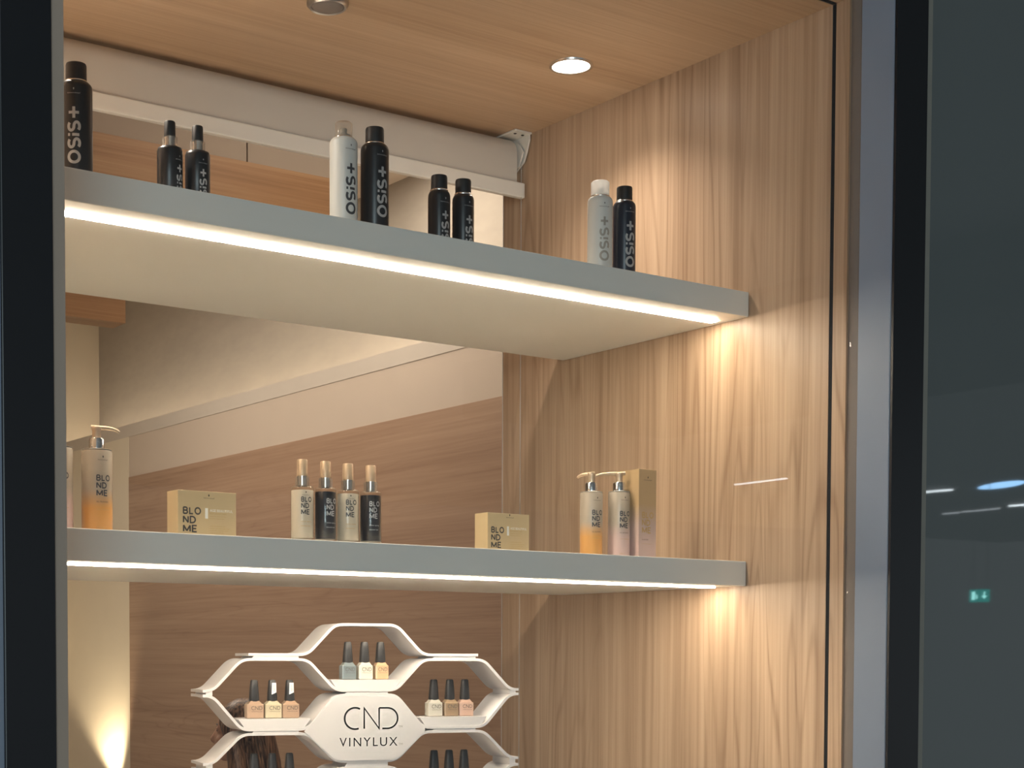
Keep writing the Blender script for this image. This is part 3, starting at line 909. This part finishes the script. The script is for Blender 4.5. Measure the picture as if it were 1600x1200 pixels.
polish('grey-blue nail polish, leftmost in the top cell of the display', 'T', -.0280, 'teal')
polish('white nail polish in the middle of the top cell', 'T', .0070, 'white')
polish('apricot nail polish, rightmost in the top cell of the display', 'T', .0410, 'apricot', wd=.028)
polish('peach nail polish with plain cap, leftmost in the left cell', 'L', -.0335, 'peach', wd=.034)
polish('cream nail polish with white sticker on its cap', 'L', .0030, 'cream', True, wd=.034)
polish('tan-peach nail polish with white sticker on its cap', 'L', .0385, 'tan_peach', True, wd=.034)
polish('ivory nail polish, leftmost in the right cell of the display', 'R', -.0310, 'ivory', wd=.031)
polish('taupe nail polish in the middle of the right cell', 'R', .0040, 'taupe', wd=.031)
polish('blush nail polish, rightmost in the right cell of the display', 'R', .0370, 'blush', wd=.031)
for i, (dx, c_) in enumerate(((-.034, 'rose'), (.003, 'taupe'), (.038, 'blush'))):
    polish('dark-capped nail polish %s in the lower left cell' % ('leftmost', 'in the middle', 'rightmost')[i], 'LL', dx, c_)
for i, (dx, c_) in enumerate(((-.030, 'taupe'), (.003, 'rose'), (.036, 'ivory'))):
    polish('dark-capped nail polish %s in the lower right cell' % ('leftmost', 'in the middle', 'rightmost')[i], 'LR', dx, c_)

for root in [disp] + [o for o in C.objects if o.name.startswith('nail_polish_bottle')]:
    done = set()
    for o in root.children_recursive:
        if o.type == 'MESH': o.data.transform(Matrix.Diagonal((KD, KD, KD, 1)))

# ------------------------------------------------------------------ seated woman in the salon
M['skin'] = paint('skin', (.50, .28, .19), .5, scale=30)
M['hair'] = None
m, nt, b = base_mat('brown_hair')
tc = nd(nt, 'ShaderNodeTexCoord'); mp = nd(nt, 'ShaderNodeMapping'); mp.inputs['Scale'].default_value = (110, 110, 7)
nz = nd(nt, 'ShaderNodeTexNoise'); nz.inputs['Scale'].default_value = 1; nz.inputs['Detail'].default_value = 3
cr = nd(nt, 'ShaderNodeValToRGB'); cr.color_ramp.elements[0].color = (.03, .014, .009, 1); cr.color_ramp.elements[1].color = (.30, .17, .10, 1)
cr.color_ramp.elements[0].position = .35; cr.color_ramp.elements[1].position = .72
nt.links.new(tc.outputs['Object'], mp.inputs[0]); nt.links.new(mp.outputs[0], nz.inputs['Vector'])
nt.links.new(nz.outputs['Fac'], cr.inputs[0]); nt.links.new(cr.outputs[0], b.inputs['Base Color']); b.inputs['Roughness'].default_value = .45
M['hair'] = m
M['blouse'] = paint('black_blouse', (.02, .02, .022), .8)
M['trousers'] = paint('dark_trousers', (.03, .03, .04), .8)
M['eye'] = paint('dark_lashes', (.012, .008, .007), .5)
M['lips'] = paint('lips', (.35, .10, .08), .5)
M['seat'] = paint('black_vinyl', (.02, .02, .02), .4)


def limb(q, pts, sub=2):
    """overlapping balls along a path of (point, radius)"""
    for (p0, r0), (p1, r1) in zip(pts, pts[1:]):
        p0, p1 = Vector(p0), Vector(p1); n = max(2, int((p1 - p0).length / (min(r0, r1) * .35)))
        for i in range(n + 1):
            u = i / n; q.ball(p0.lerp(p1, u), r0 + (r1 - r0) * u, sub)


def remesh(o, vox, sm=4):
    a = o.modifiers.new('r', 'REMESH'); a.mode = 'VOXEL'; a.voxel_size = vox; a.use_smooth_shade = True
    s_ = o.modifiers.new('s', 'SMOOTH'); s_.factor = .5; s_.iterations = sm
    return o


# local frame: she faces +x, left is +y; z=0 at the floor
HT = 1.305     # centre of the head
wm = thing('person', 'woman with long brown hair seated with her back half turned, behind the display', 'person', (2.975, 5.49, FL + .012), AZR + PI - .10)
q = MB()
hc = Vector((0, 0, HT))
q.ball(hc + Vector((-.012, 0, .015)), .090, 3, (1.02, .84, 1.08))
q.ball(hc + Vector((.020, 0, -.035)), .070, 3, (1.0, .88, 1.15))
q.ball(hc + Vector((.046, 0, -.090)), .030, 2, (1, 1.1, .8))
limb(q, [(hc + Vector((.078, 0, .005)), .010), (hc + Vector((.096, 0, -.028)), .013)])
q.ball(hc + Vector((.088, 0, -.034)), .014, 2, (1, 1.3, .7))
for s_ in (-1, 1):
    q.ball(hc + Vector((.066, s_ * .034, .014)), .016, 2, (.8, 1.2, .5))
    q.ball(hc + Vector((.050, s_ * .042, -.030)), .026, 2)
    q.ball(hc + Vector((-.005, s_ * .078, -.012)), .026, 2, (.7, .3, 1.2))
limb(q, [(hc + Vector((-.02, 0, -.07)), .050), (hc + Vector((-.035, 0, -.17)), .052), (hc + Vector((-.05, 0, -.22)), .070)])
sh = HT - .24
limb(q, [((-.05, -.17, sh), .052), ((-.05, .17, sh), .052)])
for s_ in (-1, 1): limb(q, [((-.05, s_ * .06, sh - .06), .085), ((-.06, s_ * .055, sh - .26), .080), ((-.07, s_ * .075, sh - .46), .105)])
for s_ in (-1, 1):
    limb(q, [((-.05, s_ * .19, sh), .048), ((-.03, s_ * .235, sh - .27), .036), ((.16, s_ * .16, sh - .38), .026), ((.20, s_ * .145, sh - .39), .024)])
    limb(q, [((.20, s_ * .145, sh - .39), .022), ((.25, s_ * .13, sh - .395), .024)])
    for k, (dy, ln) in enumerate(((-.027, .060), (-.009, .072), (.009, .070), (.026, .056))):
        limb(q, [((.255, s_ * .13 + dy, sh - .395), .0095), ((.255 + ln * .5, s_ * .13 + dy * 1.15, sh - .400), .0088), ((.255 + ln, s_ * .13 + dy * 1.2, sh - .415), .0075)])
    limb(q, [((.225, s_ * .115, sh - .39), .011), ((.255, s_ * .078, sh - .40), .0095), ((.275, s_ * .068, sh - .41), .008)])
    limb(q, [((-.05, s_ * .09, .555), .095), ((.36, s_ * .11, .530), .062), ((.38, s_ * .11, .30), .052), ((.36, s_ * .11, .10), .036)])
    limb(q, [((.35, s_ * .11, .055), .038), ((.50, s_ * .12, .030), .028)])
remesh(q.build('body', M['skin'], wm), .0065, 3)
q = MB()
limb(q, [((-.05, -.17, sh), .062), ((-.05, .17, sh), .062)])
for s_ in (-1, 1):
    limb(q, [((-.05, s_ * .06, sh - .06), .095), ((-.06, s_ * .055, sh - .26), .090), ((-.07, s_ * .075, sh - .46), .113)])
    limb(q, [((-.05, s_ * .19, sh), .058), ((-.03, s_ * .235, sh - .27), .047)])
remesh(q.build('blouse', M['blouse'], wm), .012)
q = MB()
for s_ in (-1, 1):
    limb(q, [((-.06, s_ * .08, sh - .46), .113), ((-.05, s_ * .09, .555), .106), ((.36, s_ * .11, .530), .073), ((.38, s_ * .11, .30), .063), ((.36, s_ * .11, .12), .050)])
remesh(q.build('trousers', M['trousers'], wm), .014)
q = MB()         # hair: cap over the skull, falling over the ears, down the back
q.ball(hc + Vector((-.026, 0, .030)), .100, 3, (1.0, .93, 1.04))
for s_ in (-1, 1):
    limb(q, [(hc + Vector((.010, s_ * .070, .020)), .040), (hc + Vector((-.010, s_ * .082, -.07)), .038), (hc + Vector((-.03, s_ * .100, -.20)), .042), (hc + Vector((-.04, s_ * .105, -.34)), .026)])
limb(q, [(hc + Vector((-.075, 0, .0)), .070), (hc + Vector((-.095, -.02, -.12)), .074), (hc + Vector((-.115, 0, -.26)), .072), (hc + Vector((-.125, 0, -.40)), .045)])
limb(q, [(hc + Vector((-.06, -.05, -.02)), .062), (hc + Vector((-.085, -.06, -.16)), .058), (hc + Vector((-.10, -.06, -.36)), .036)])
hr = remesh(q.build('hair', M['hair'], wm), .007, 4)
q = MB()         # loose locks over the hair
for k in range(70):
    a = random.uniform(-2.9, -.35) if k % 2 else random.uniform(.35, 2.9)
    x0, y0 = -.035 + .085 * math.cos(a), .088 * math.sin(a)
    if x0 > .02: x0 = .015
    pth = []
    for u in (0, .2, .4, .6, .8, 1):
        rd = 1.0 + .25 * u + .05 * math.sin(u * 9 + k)
        pth.append(hc + Vector((-.035 + (x0 + .035) * rd - .05 * u, y0 * rd, .04 - u * random.uniform(.30, .33) - .02)))
    q.tube(pth, [.002, .0042, .0045, .004, .003, .001], 6)
q.build('hair_lock', M['hair'], hr, 1)
q = MB()
for s_ in (-1, 1):
    q.tube([hc + Vector((.071, s_ * (.022 + .02 * u), .008 - .004 * abs(u - .5))) for u in (0, .25, .5, .75, 1)], [.001, .003, .0035, .003, .001], 8)
    q.tube([hc + Vector((.077 - .008 * u, s_ * (.018 + .028 * u), .028 + .004 * math.sin(u * 3))) for u in (0, .33, .66, 1)], [.001, .0028, .0025, .001], 8)
q.build('eyelashes', M['eye'], wm)
MB().ball(hc + Vector((.080, 0, -.064)), .013, 2, (.6, 1.5, .65)).build('lips', M['lips'], wm, 3)

t = thing('salon_stool', 'black round salon stool the woman sits on', 'stool', (2.945, 5.53, FL))
MB().lathe([(0, .375), (.17, .375), (.19, .40), (.19, .425), (.17, .44), (0, .442)], 36).build('seat', M['seat'], t, .8)
MB().lathe([(.025, .03), (.025, .376)], 16).build('column', M['steel'], t, 1)
MB().lathe([(0, 0), (.21, 0), (.21, .012), (.05, .035), (0, .036)], 36).build('base', M['steel'], t, .8)

# ------------------------------------------------------------------ shopping mall mirrored in the glass
sbox('ceiling_mall', (-6, -18, 2.66), (32, 2.3, 2.75), 'mall_paint')
sbox('trim_15', (8.7, -7.0, 2.18), (11.2, 2.3, 2.66), 'mall_dark')
M['tube'] = emit('fluorescent_tube', (.85, .95, 1.0), 6)
M['tube_dim'] = emit('fluorescent_tube_dim', (.85, .93, 1.0), 1.6)
M['blue_lamp'] = emit('blue_white_lamp', (.32, .62, 1.0), 6)
for x, y0, y1, wdt, lb in ((20.97, -12.2, -10.98, .05, 'white light line in the mall ceiling mirrored beside the mullion'),
                          (24.4, -13.77, -13.39, .03, 'shortest faint light line mirrored under the blue lamp'),
                          (24.3, -13.29, -12.5, .03, 'longer faint light line mirrored under the blue lamp'),
                          (24.05, -12.13, -10.6, .07, 'white light line mirrored at the right picture edge'),
                          (17.75, -12.42, -11.38, .04, 'light line mirrored as a thin streak on the oak wall')):
    t = thing('ceiling_lamp', lb, 'ceiling lamp', (x, (y0 + y1) / 2, 2.60), 0, 'linear mall ceiling lamps')
    l_ = (y1 - y0) / 2
    MB().box((-wdt * .8, -l_, .02), (wdt * .8, l_, .06), .004).build('lamp_housing', M['white_plastic'], t)
    MB().box((-wdt * .7, -l_ + .01, 0), (wdt * .7, l_ - .01, .02), .003).build('light_tube', M['tube_dim' if 'faint' in lb else 'tube'], t)
t = thing('ceiling_lamp', 'blue-white oval mall ceiling lamp mirrored in the dark right pane', 'ceiling lamp', (20.93, -10.08, 2.60), math.atan2(-1.15, .66))
o = MB().lathe([(0, 0), (.62, 0), (.66, .01), (.66, .055), (0, .06)], 40).build('lamp_housing', M['white_plastic'], t, .6); o.scale = (1, .42, 1)
o = MB().lathe([(0, -.006), (.60, -.006), (.62, 0)], 40).build('diffuser', M['blue_lamp'], t, .6); o.scale = (1, .40, 1)
# hanging escape route sign
M['sign_green'] = emit('escape_sign_green', (.0, .30, .26), 2.2)
M['sign_white'] = emit('escape_sign_white', (.4, 1.0, .95), 4.5)
t = thing('escape_sign', 'small green escape route sign mirrored in the dark right pane', 'sign', (12.04, -3.96, .50), math.atan2(-.81, -.59))
MB().box((-.085, .0, 0), (.085, .03, .11), .002).build('sign_box', M['sign_green'], t)
q = MB(); q.prism([(.018, .030), (.030, .030), (.030, .065), (.018, .065)], -.003, 0)
q.prism([(.038, .02), (.066, .02), (.066, .092), (.038, .092)], -.003, 0).build('door_symbol', M['sign_white'], t)
q = MB(); q.prism([(-.062, .055), (-.040, .025), (-.018, .055), (-.034, .055), (-.034, .09), (-.046, .09), (-.046, .055)], -.003, 0).build('arrow_symbol', M['sign_white'], t)
for s_ in (-.06, .06): MB().tube([(s_, .015, .108), (s_, .015, 2.16)], .003, 6).build('hanging_rod', M['steel'], t)
